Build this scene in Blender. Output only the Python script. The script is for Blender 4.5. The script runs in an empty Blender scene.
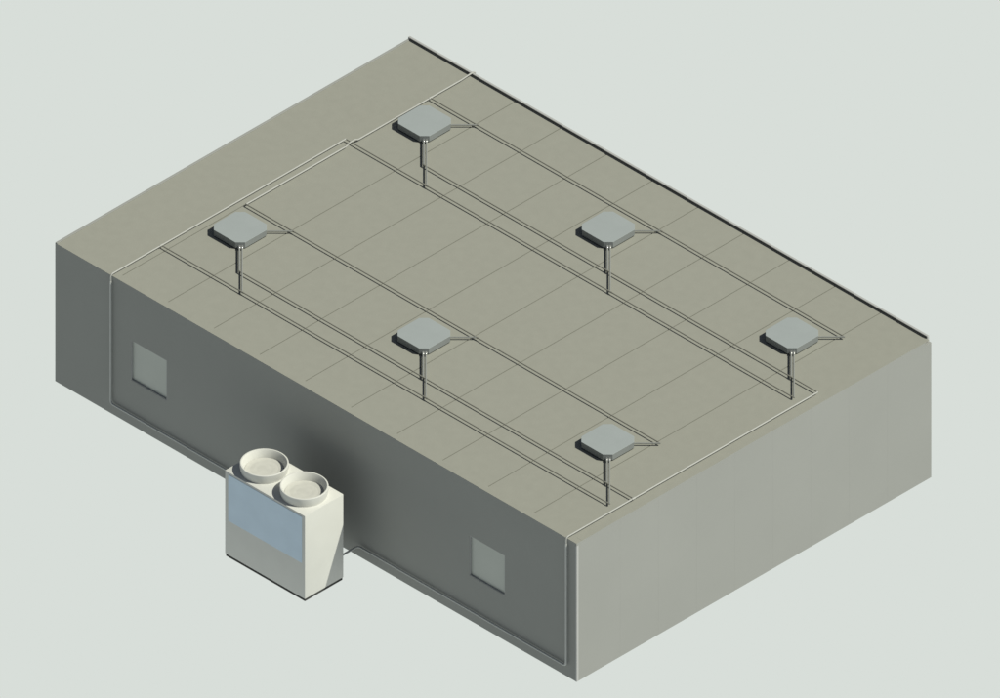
import bpy, bmesh, math
from mathutils import Vector, Matrix

S = bpy.context.scene
COL = S.collection
R = math.radians

# ------------------------------------------------------------------ helpers
def tag(o, label=None, cat=None, group=None, kind=None):
    if label: o['label'] = label
    if cat: o['category'] = cat
    if group: o['group'] = group
    if kind: o['kind'] = kind
    return o

def empty(name, loc):
    o = bpy.data.objects.new(name, None)
    o.empty_display_size = 0.3
    o.location = loc
    COL.objects.link(o)
    return o

def build(name, bm, mat, parent=None, smooth=False):
    bmesh.ops.recalc_face_normals(bm, faces=bm.faces[:])
    me = bpy.data.meshes.new(name)
    bm.to_mesh(me); bm.free()
    me.materials.append(mat)
    if smooth:
        me.polygons.foreach_set('use_smooth', [True]*len(me.polygons))
        try: me.set_sharp_from_angle(angle=R(38))
        except Exception: pass
    o = bpy.data.objects.new(name, me)
    COL.objects.link(o)
    if parent: o.parent = parent
    return o

def box(bm, x0, x1, y0, y1, z0, z1, bev=0.0, seg=1):
    m = Matrix.Translation(((x0+x1)/2, (y0+y1)/2, (z0+z1)/2)) @ Matrix.Diagonal((x1-x0, y1-y0, z1-z0, 1))
    r = bmesh.ops.create_cube(bm, size=1, matrix=m)
    if bev:
        es = list({e for v in r['verts'] for e in v.link_edges})
        bmesh.ops.bevel(bm, geom=es, offset=bev, segments=seg, affect='EDGES', profile=0.6)

def prism(bm, pts, z0, z1, bev=0.0):
    lo = [bm.verts.new((x, y, z0)) for x, y in pts]
    hi = [bm.verts.new((x, y, z1)) for x, y in pts]
    n = len(pts)
    bm.faces.new(lo[::-1]); top = bm.faces.new(hi)
    for i in range(n):
        bm.faces.new((lo[i], lo[(i+1) % n], hi[(i+1) % n], hi[i]))
    if bev:
        bmesh.ops.bevel(bm, geom=list(top.edges), offset=bev, segments=2, affect='EDGES', profile=0.6)

def fillet(pts, r, seg=5):
    pts = [Vector(p) for p in pts]
    out = [pts[0]]
    for i in range(1, len(pts)-1):
        a, b, c = pts[i-1], pts[i], pts[i+1]
        u, v = (a-b), (c-b)
        rr = min(r, u.length*0.45, v.length*0.45)
        p, q = b+u.normalized()*rr, b+v.normalized()*rr
        for k in range(seg+1):
            t = k/seg
            out.append(p*(1-t)**2 + b*2*t*(1-t) + q*t*t)
    out.append(pts[-1])
    return out

def tube(bm, pts, rad, n=12, r=0.06):
    pts = fillet(pts, r)
    d0 = (pts[1]-pts[0]).normalized()
    ref = Vector((0, 0, 1)) if abs(d0.z) < 0.9 else Vector((1, 0, 0))
    side = d0.cross(ref).normalized()
    rings = []
    prev = d0
    for i, p in enumerate(pts):
        if i == 0: d = d0
        elif i == len(pts)-1: d = (pts[i]-pts[i-1]).normalized()
        else: d = ((pts[i]-pts[i-1]).normalized()+(pts[i+1]-pts[i]).normalized()).normalized()
        q = prev.rotation_difference(d)
        side = (q @ side).normalized(); prev = d
        up = side.cross(d).normalized()
        rings.append([bm.verts.new(p + side*math.cos(2*math.pi*k/n)*rad + up*math.sin(2*math.pi*k/n)*rad) for k in range(n)])
    for a, b in zip(rings, rings[1:]):
        for k in range(n):
            bm.faces.new((a[k], a[(k+1) % n], b[(k+1) % n], b[k]))
    bm.faces.new(rings[0]); bm.faces.new(rings[-1])

def lathe(bm, prof, cx=0, cy=0, n=72, close=False):
    """profile (radius, z) turned about the vertical axis"""
    rings = []
    for rad, z in prof:
        if rad < 1e-6: rings.append([bm.verts.new((cx, cy, z))]*n)
        else: rings.append([bm.verts.new((cx+rad*math.cos(2*math.pi*k/n), cy+rad*math.sin(2*math.pi*k/n), z)) for k in range(n)])
    pairs = list(zip(rings, rings[1:]))
    if close: pairs.append((rings[-1], rings[0]))
    for a, b in pairs:
        for k in range(n):
            f = []
            for v in (a[k], a[(k+1) % n], b[(k+1) % n], b[k]):
                if v not in f: f.append(v)
            if len(f) > 2: bm.faces.new(f)

def ball(bm, c, rad):
    bmesh.ops.create_uvsphere(bm, u_segments=16, v_segments=10, radius=rad, matrix=Matrix.Translation(c))

def collar(bm, c, d, rad, length, n=16):
    """short cylinder centred at c along d"""
    d = Vector(d).normalized(); c = Vector(c)
    tube(bm, [c-d*length/2, c+d*length/2], rad, n=n)

# ------------------------------------------------------------------ materials
def material(name, col, rough=0.6, metal=0.0, var=0.05, scale=1.3, bump=0.0, bscale=60, spec=0.4):
    m = bpy.data.materials.new(name); m.use_nodes = True
    nt = m.node_tree; N = nt.nodes; L = nt.links
    p = N['Principled BSDF']
    p.inputs['Roughness'].default_value = rough
    p.inputs['Metallic'].default_value = metal
    p.inputs['Specular IOR Level'].default_value = spec
    tc = N.new('ShaderNodeTexCoord')
    nz = N.new('ShaderNodeTexNoise'); nz.inputs['Scale'].default_value = scale
    nz.inputs['Detail'].default_value = 5; nz.inputs['Roughness'].default_value = 0.55
    L.new(tc.outputs['Object'], nz.inputs['Vector'])
    rp = N.new('ShaderNodeValToRGB')
    rp.color_ramp.elements[0].position = 0.32; rp.color_ramp.elements[1].position = 0.68
    rp.color_ramp.elements[0].color = (*[c*(1-var) for c in col], 1)
    rp.color_ramp.elements[1].color = (*[min(1, c*(1+var)) for c in col], 1)
    L.new(nz.outputs['Fac'], rp.inputs['Fac'])
    L.new(rp.outputs['Color'], p.inputs['Base Color'])
    if bump:
        n2 = N.new('ShaderNodeTexNoise'); n2.inputs['Scale'].default_value = bscale; n2.inputs['Detail'].default_value = 3
        L.new(tc.outputs['Object'], n2.inputs['Vector'])
        b = N.new('ShaderNodeBump'); b.inputs['Strength'].default_value = bump; b.inputs['Distance'].default_value = 0.01
        L.new(n2.outputs['Fac'], b.inputs['Height']); L.new(b.outputs['Normal'], p.inputs['Normal'])
    return m

M = {}
M['wall']   = material('painted_panel_wall', (0.310, 0.317, 0.303), 0.75, var=0.02, scale=0.5, bump=0.03, spec=0.2)
M['roof']   = material('roof_panel', (0.302, 0.305, 0.268), 0.85, var=0.02, scale=5, bump=0.12, bscale=25, spec=0.15)
M['gap']    = material('dark_seam_sealant', (0.13, 0.13, 0.11), 0.9, spec=0.1)  # dark sealant colour for the roof panel joints
M['trim']   = material('pale_trim', (0.42, 0.425, 0.42), 0.6, var=0.02, spec=0.3)
M['pane']   = material('frosted_pane', (0.475, 0.50, 0.465), 0.4, var=0.02, spec=0.4)
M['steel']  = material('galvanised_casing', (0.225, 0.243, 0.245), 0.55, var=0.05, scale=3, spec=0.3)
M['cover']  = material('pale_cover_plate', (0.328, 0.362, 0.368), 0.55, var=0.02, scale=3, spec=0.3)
M['foot_shade'] = material('dark_foot_shade', (0.03, 0.033, 0.03), 0.8, spec=0.2)  # near-black colour standing in for shade at the casing foot
M['lightened']    = material('pale_pipe_lightened', (0.50, 0.51, 0.495), 0.6, var=0.03, scale=4, spec=0.3)  # lighter copy of the pale pipe, brightened for its shaded wall stretch
M['run']    = material('dull_roof_pipe', (0.235, 0.235, 0.205), 0.6, var=0.03, scale=4, spec=0.3)
M['pipe']   = material('pale_pipe', (0.41, 0.415, 0.395), 0.5, var=0.03, scale=4, spec=0.4)
M['branch'] = material('grey_branch_pipe', (0.25, 0.26, 0.25), 0.55, var=0.05, scale=6, spec=0.5)
M['chrome'] = material('bright_fitting', (0.6, 0.61, 0.6), 0.25, metal=0.7, var=0.03)
M['white']  = material('off_white_enamel', (0.64, 0.645, 0.612), 0.55, var=0.02, scale=2, spec=0.3)
M['guard']  = material('off_white_guard', (0.53, 0.53, 0.49), 0.65, var=0.05, scale=6, spec=0.3)
M['blue']   = material('sky_tinted_coil', (0.585, 0.72, 0.85), 0.45, var=0.03, scale=2, spec=0.4)  # blue of the reflected sky put into the base colour
M['shade_dark']   = material('dark_shade_absorber', (0.085, 0.085, 0.08), 0.7, spec=0.2)  # for the painted parapet shade and the added panel behind the chiller
M['base']   = material('dark_base_frame', (0.05, 0.05, 0.048), 0.7, spec=0.2)

# ------------------------------------------------------------------ sizes (metres)
L_, W_, H_ = 15.05, 10.24, 3.45
SEAM0, PITCH = 1.78, 1.32

# ------------------------------------------------------------------ building
bld = empty('flat_roofed_building', (0, 0, 0))
tag(bld, 'long low grey building with two small windows under a flat panelled roof', 'building')
TH = 0.16
win = [(2.19, 3.22), (11.96, 12.98)]
Z0, Z1 = 1.12, 2.12
# front wall with two square openings
bm = bmesh.new()
xs = [0, win[0][0], win[0][1], win[1][0], win[1][1], L_]
zs = [0, Z0, Z1, H_]
gv = {(i, j): bm.verts.new((x, 0, z)) for i, x in enumerate(xs) for j, z in enumerate(zs)}
gb = {(i, j): bm.verts.new((x, TH, z)) for i, x in enumerate(xs) for j, z in enumerate(zs)}
hole = lambda i, j: j == 1 and i in (1, 3)
for i in range(5):
    for j in range(3):
        if hole(i, j):
            ring = [(i, j), (i+1, j), (i+1, j+1), (i, j+1)]
            for a, b in zip(ring, ring[1:]+ring[:1]):
                bm.faces.new((gv[a], gv[b], gb[b], gb[a]))
        else:
            bm.faces.new((gv[i, j], gv[i+1, j], gv[i+1, j+1], gv[i, j+1]))
            bm.faces.new((gb[i, j], gb[i, j+1], gb[i+1, j+1], gb[i+1, j]))
for i in range(5):
    for j in (0, 3): bm.faces.new((gv[i, j], gb[i, j], gb[i+1, j], gv[i+1, j]))
for j in range(3):
    for i in (0, 5): bm.faces.new((gv[i, j], gv[i, j+1], gb[i, j+1], gb[i, j]))
build('wall', bm, M['wall'], bld)
bm = bmesh.new()
NP = 9
for q in range(NP):
    ya_, yb_ = TH+(W_-2*TH)*q/NP, TH+(W_-2*TH)*(q+1)/NP
    box(bm, L_-TH, L_, ya_+(0.0004 if q else 0), yb_-(0.0004 if q < NP-1 else 0), 0, H_)
box(bm, L_-TH+.02, L_-.0015, TH+.01, W_-TH-.01, 0.002, H_-.002)
build('wall', bm, M['wall'], bld)
bm = bmesh.new(); box(bm, 0, TH, TH, W_-TH, 0, H_-0.081); build('wall', bm, M['wall'], bld)
bm = bmesh.new(); box(bm, 0, 0.055, 0.001, W_-0.057, H_+0.0002, H_+0.02, 0.004); build('parapet', bm, M['wall'], bld)
PAR = 0.066
bm = bmesh.new(); box(bm, 0, L_, W_-TH, W_-0.0, 0, H_-0.081); build('wall', bm, M['wall'], bld)
bm = bmesh.new(); box(bm, 0.0, L_-0.06, W_-0.055, W_, H_-0.08, H_+PAR, 0.006); pr = build('parapet', bm, M['trim'], bld)
bm = bmesh.new(); box(bm, 0.056, L_-0.08, W_-0.060, W_-0.0555, H_+0.016, H_+PAR-0.014); build('shade_strip', bm, M['shade_dark'], pr)  # dark strip that paints shade onto the parapet's inner face
# roof of long panels, one mesh, with open joints over a recessed deck
bm = bmesh.new()
edges = [0.0] + [SEAM0 + PITCH*i for i in range(10)] + [L_-TH]
G = 0.011
for a, b in zip(edges, edges[1:]):
    box(bm, a+(G if a > TH else 0.0), b-(G if b < L_-TH else 0.0), TH, W_-0.056, H_-0.08, H_)
roof = build('roof', bm, M['roof'], bld)
bm = bmesh.new(); box(bm, TH+0.02, L_-TH-0.02, TH+0.01, W_-TH-0.01, H_-0.12, H_-0.02)
# strip of sealant lying in the joints
bm.free(); bm = bmesh.new()
for a in edges[1:-1]:
    box(bm, a-G+0.001, a+G-0.001, TH+0.002, W_-0.07, H_-0.05, H_-0.012)
build('joint_sealant', bm, M['gap'], roof)
# roof edge coping laid on the wall heads
for q in ((0.057, L_, 0.0, TH-0.002), (L_-TH+0.002, L_, TH, W_-0.057)):
    bm = bmesh.new(); box(bm, q[0], q[1], q[2], q[3], H_, H_+0.004); build('coping', bm, M['roof'], bld)
# corner trims
for (cx, cy, sx, sy) in ((L_, 0, 1, -1),):
    bm = bmesh.new()
    t, w = 0.006, 0.055
    if sy < 0:
        box(bm, L_-w*0.5, L_+t, -t, 0-0.0005, 0.0, H_-0.06, 0.002)
        box(bm, L_+0.0005, L_+t, 0.0, w, 0.0, H_-0.06, 0.002)
    else:
        box(bm, L_+0.0005, L_+t, W_-w, W_, 0.0, H_-0.02, 0.002)
    build('corner_trim', bm, M['trim'], bld)
for (a, b) in win:
    bm = bmesh.new()
    f = 0.012
    box(bm, a+.001, a+f, 0.004, 0.085, Z0+.001, Z1-.001)
    box(bm, b-f, b-.001, 0.004, 0.085, Z0+.001, Z1-.001)
    box(bm, a+f+.001, b-f-.001, 0.005, 0.085, Z0+.001, Z0+f)
    box(bm, a+f+.001, b-f-.001, 0.005, 0.085, Z1-f, Z1-.001)
    w = build('window', bm, M['trim'], bld)
    bm = bmesh.new(); box(bm, a+f+.001, b-f-.001, 0.046, 0.068, Z0+f+.001, Z1-f-.001)
    build('pane', bm, M['pane'], w)

# ------------------------------------------------------------------ six cassette units on the roof
HP = 0.066           # height of the roof pipes' axes above the roof
RP = 0.0135           # their radius
YA, YB, YC = 1.89, 1.41, 3.66
ROWDY = 5.32
ROW = (2.9, 2.9+ROWDY)
XC = (2.44, 7.745, 13.05)
XSUP, XRET, XDRN = 1.655, 14.80, 1.85

def cassette():
    root = empty('cassette_unit', (0, 0, 0))
    a, c, h = 0.45, 0.14, 0.17
    octo = lambda a, c: [(-a+c, -a), (a-c, -a), (a, -a+c), (a, a-c), (a-c, a), (-a+c, a), (-a, a-c), (-a, -a+c)]
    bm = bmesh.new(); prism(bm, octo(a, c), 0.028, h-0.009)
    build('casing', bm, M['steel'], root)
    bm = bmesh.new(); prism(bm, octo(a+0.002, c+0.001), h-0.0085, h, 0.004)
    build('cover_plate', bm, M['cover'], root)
    bm = bmesh.new(); prism(bm, octo(a-0.012, c), 0.0, 0.0275)
    build('foot_shade_band', bm, M['foot_shade'], root)  # dark band added to paint the shade under the casing
    # fittings on the near chamfer and the pipes that leave it
    k = a-c/2
    hb = 0.066
    for (s, yt, nm, rb) in ((-0.012, YA, 'return_pipe', 0.020), (0.028, YB, 'supply_pipe', 0.0165)):
        p0 = Vector((k+s, -k+s, hb)); 
        dist = (-k+s) - (yt-2.9)
        p1 = Vector((k+s+dist, -k+s-dist, hb))
        p2 = Vector((p1.x, p1.y, HP))
        bm = bmesh.new()
        tube(bm, [p0+Vector((-.05, .05, 0)), p1], rb, n=12, r=0.035)
        pp = build(nm, bm, M['branch'], root, True)
        bm = bmesh.new()
        d = Vector((1, -1, 0))
        collar(bm, p0+d*0.020, d, 0.028, 0.05)
        ball(bm, p0+d*0.040, 0.029)
        build('elbow', bm, M['chrome'], pp, True)
    # condensate pipe from the far chamfer
    bm = bmesh.new()
    dist = (YC-2.9) - k
    tube(bm, [(k-.03, k-.03, HP), (k+dist, k+dist, HP)], 0.017, n=12)
    dp = build('drain_pipe', bm, M['branch'], root, True)
    return root

def copy_tree(o, parent=None):
    c = o.copy(); COL.objects.link(c)
    if parent: c.parent = parent
    for ch in [x for x in S.objects if x.parent == o]:
        copy_tree(ch, c)
    return c

CL = {
 (0, 0): 'grey octagonal unit at the left end of the front row, above the left window',
 (0, 1): 'grey octagonal unit in the middle of the front row, beyond the chiller',
 (0, 2): 'grey octagonal unit at the right end of the front row, above the right window',
 (1, 0): 'grey octagonal unit at the left end of the back row, nearest the topmost roof corner',
 (1, 1): 'grey octagonal unit in the middle of the back row, by the rear parapet',
 (1, 2): 'grey octagonal unit at the right end of the back row, nearest the far right corner',
}
first = None
spots = [(r, i) for r in range(2) for i in range(3)]
proto = cassette()
for k, (r, i) in enumerate(spots):
    o = proto if k == 0 else copy_tree(proto)
    o.location = (XC[i], ROW[r], H_)
    tag(o, CL[(r, i)], 'air conditioner', 'cassette units set on the roof')

# ------------------------------------------------------------------ roof pipe runs
ZP = H_+HP
CAT = 'pipe'
GRP = 'pipe runs laid along the roof'
def run(name, pts, label, rad=RP, tees=(), mat='run', group=GRP, wall=None):
    bm = bmesh.new(); tube(bm, pts, rad, n=14, r=0.07)
    root = empty(name, pts[0])
    ob = build('pipe', bm, M[mat], root, True); ob.location = -Vector(pts[0])
    for t, d in tees:
        bm = bmesh.new(); collar(bm, t, d, rad+0.006, 0.09)
        c = build('tee_fitting', bm, M[mat], root, True); c.location = -Vector(pts[0])
    if wall:
        bm = bmesh.new(); tube(bm, wall, 0.022, n=16, r=0.09)
        c = build('wall_pipe', bm, M['lightened'], root, True); c.location = -Vector(pts[0])  # same pipe carried on, in the colour lightened against the shade
    tag(root, label, CAT, group)
    return root

k_ = 0.45-0.07
X = Vector((1, 0, 0)); Y = Vector((0, 1, 0))
names = ('front row of units', 'back row of units')
xA = lambda i: XC[i] + k_ - 0.012 + (-k_-0.012) - (YA-2.9)
xB = lambda i: XC[i] + k_ + 0.028 + (-k_+0.028) - (YB-2.9)
xC = lambda i: XC[i] + (YC-2.9)
for r in range(2):
    dy = ROWDY*r
    ya, yb, yc = YA+dy, YB+dy, YC+dy
    nearword = ('front', 'back')[r]
    o = run('return_pipe_run', [(xA(0), ya, ZP), (XRET-0.02, ya, ZP)],
        f'thin pipe just in front of the {nearword} row units, ending at the right header', tees=[((xA(i), ya, ZP), X) for i in range(1, 3)])
    o = run('supply_pipe_run', [(XSUP+0.02, yb, ZP), (xB(2), yb, ZP)],
        f'thin pipe outermost before the {nearword} row units, starting from the left header', tees=[((xB(i), yb, ZP), X) for i in range(0, 2)])
    o = run('drain_pipe_run', [(XDRN+0.02, yc, ZP), (xC(2), yc, ZP)],
        f'thin drain pipe running behind the {nearword} row of roof units', tees=[((xC(i), yc, ZP), X) for i in range(0, 2)])

# header pipes across the roof, down the front wall and along its foot
ZB, YW = 0.30, -0.055
RH = 0.018
CX0, CX1, CY0, CY1, CZ = 6.82, 9.13, -1.92, -0.81, 2.14
hy = YB+ROWDY
o = run('supply_header', [(XSUP, hy, ZP), (XSUP, YW, ZP), (XSUP, YW, H_-0.10)],
        'pale pipe dropping from roof to wall foot left of the left window', rad=RH, mat='pipe',
        tees=[((XSUP, YB, ZP), Y)], wall=[(XSUP, YW, H_-0.095), (XSUP, YW, ZB), (7.3, YW, ZB), (7.3, CY1+0.013, ZB)], group='header pipes joining the roof to the chiller')
o = run('return_header', [(XRET, YA+ROWDY, ZP), (XRET, YW, ZP), (XRET, YW, H_-0.10)],
        'pale pipe dropping from roof to wall foot beside the front right corner', rad=RH, mat='pipe',
        tees=[((XRET, YA, ZP), Y)], wall=[(XRET, YW, H_-0.095), (XRET, YW, ZB), (8.80, YW, ZB), (8.80, CY1+0.013, ZB)], group='header pipes joining the roof to the chiller')
# the drain header hops over the supply run of the back row
o = run('drain_header', [(XDRN, YC, ZP), (XDRN, hy-0.16, ZP), (XDRN, hy-0.08, ZP+0.045), (XDRN, hy+0.08, ZP+0.045),
        (XDRN, hy+0.16, ZP), (XDRN, W_-0.35, ZP), (XDRN, W_-0.12, H_+PAR+RH+0.003), (XDRN, W_+0.03, H_+PAR+RH+0.003), (XDRN, W_+0.03, 0.1)],
        'pale drain pipe on the left panel joint, leaving over the rear parapet', rad=RH, mat='pipe',
        tees=[((XDRN, YC+ROWDY, ZP), Y)])

# ------------------------------------------------------------------ chiller in front of the wall
ch = empty('outdoor_chiller', ((CX0+CX1)/2, (CY0+CY1)/2, 0))
tag(ch, 'off white two fan outdoor chiller with pale blue front panel, standing before the wall', 'chiller')
lx, ly = (CX1-CX0)/2, (CY1-CY0)/2
bm = bmesh.new(); box(bm, -lx+.015, lx-.015, -ly+.015, ly-.015, 0.0, 0.065); build('base_frame', bm, M['base'], ch)
bm = bmesh.new(); box(bm, -lx, lx, -ly, ly, 0.066, CZ, 0.012, 2); build('cabinet', bm, M['white'], ch, True)
bm = bmesh.new(); box(bm, -lx+.10, lx-.085, -ly-.008, -ly+.004, 0.93, CZ-.055, 0.003); build('coil_panel', bm, M['blue'], ch)
bm = bmesh.new(); box(bm, -lx+.06, lx-.06, ly-.004, ly+.012, 0.16, CZ-.06, 0.003); build('bounce_absorber', bm, M['shade_dark'], ch)  # unseen dark panel, added to cut sunlight bounced onto the wall
for s in (-0.575, 0.575):
    R0 = 0.50
    bm = bmesh.new()
    lathe(bm, [(R0-.02, 0.001), (R0, 0.10), (R0, 0.20), (R0-.008, 0.208), (R0-.03, 0.208), (R0-.038, 0.20), (R0-.085, 0.08), (R0-.10, 0.001)], n=96, close=True)
    sh = build('fan_shroud', bm, M['white'], ch, True); sh.location = (s, 0, CZ)
    bm = bmesh.new()
    lathe(bm, [(R0-.094, 0.030), (R0-.102, 0.044), (0.30, 0.045), (0.292, 0.0435), (0.284, 0.045), (0.17, 0.046), (0.163, 0.0445), (0.156, 0.045), (0.0, 0.047)], n=96)
    g = build('fan_guard', bm, M['guard'], sh, True)

# ------------------------------------------------------------------ light: one sun, a sky above and the pale void below
sun_v = Vector((0.70, 0.394, 1.0)).normalized()
el = math.asin(sun_v.z); az = math.atan2(sun_v.x, sun_v.y)
sd = bpy.data.lights.new('sun', 'SUN'); sd.energy = 4.2; sd.angle = R(0.5); sd.color = (0.98, 0.965, 0.845)
so = bpy.data.objects.new('sun', sd); COL.objects.link(so)
so.rotation_euler = (-sun_v).to_track_quat('-Z', 'Y').to_euler(); so.location = (10, 8, 25)

W = bpy.data.worlds.new('World'); S.world = W; W.use_nodes = True
nt = W.node_tree; N = nt.nodes; L = nt.links
N.clear()
out = N.new('ShaderNodeOutputWorld')
sky = N.new('ShaderNodeTexSky'); sky.sky_type = 'NISHITA'; sky.sun_disc = False
sky.sun_elevation = el; sky.sun_rotation = az
b1 = N.new('ShaderNodeBackground'); b1.inputs['Strength'].default_value = 0.05
hs = N.new('ShaderNodeHueSaturation'); hs.inputs['Saturation'].default_value = 0.6; hs.inputs['Value'].default_value = 0.75
L.new(sky.outputs['Color'], hs.inputs['Color']); L.new(hs.outputs['Color'], b1.inputs['Color'])
b2 = N.new('ShaderNodeBackground'); b2.inputs['Color'].default_value = (0.686, 0.730, 0.694, 1); b2.inputs['Strength'].default_value = 1.0
tc = N.new('ShaderNodeTexCoord'); sp = N.new('ShaderNodeSeparateXYZ')
L.new(tc.outputs['Generated'], sp.inputs[0])
mr = N.new('ShaderNodeMapRange'); mr.inputs['From Min'].default_value = -0.03; mr.inputs['From Max'].default_value = 0.03
L.new(sp.outputs['Z'], mr.inputs['Value'])
mx = N.new('ShaderNodeMixShader')
L.new(mr.outputs['Result'], mx.inputs['Fac']); L.new(b2.outputs[0], mx.inputs[1]); L.new(b1.outputs[0], mx.inputs[2])
L.new(mx.outputs[0], out.inputs['Surface'])

# ------------------------------------------------------------------ camera: true isometric
cd = bpy.data.cameras.new('camera'); cd.type = 'ORTHO'; cd.ortho_scale = 1000/48.99; cd.clip_end = 500
co = bpy.data.objects.new('camera', cd); COL.objects.link(co)
co.rotation_euler = (R(54.7356), 0, R(45))
co.location = Vector((5.62, 7.22, 0)) + Vector((1, -1, 1)).normalized()*60
S.camera = co

S.view_settings.view_transform = 'Standard'; S.view_settings.look = 'None'
S.view_settings.exposure = 0; S.view_settings.gamma = 1
S.cycles.max_bounces = 8
S.cycles.use_denoising = True
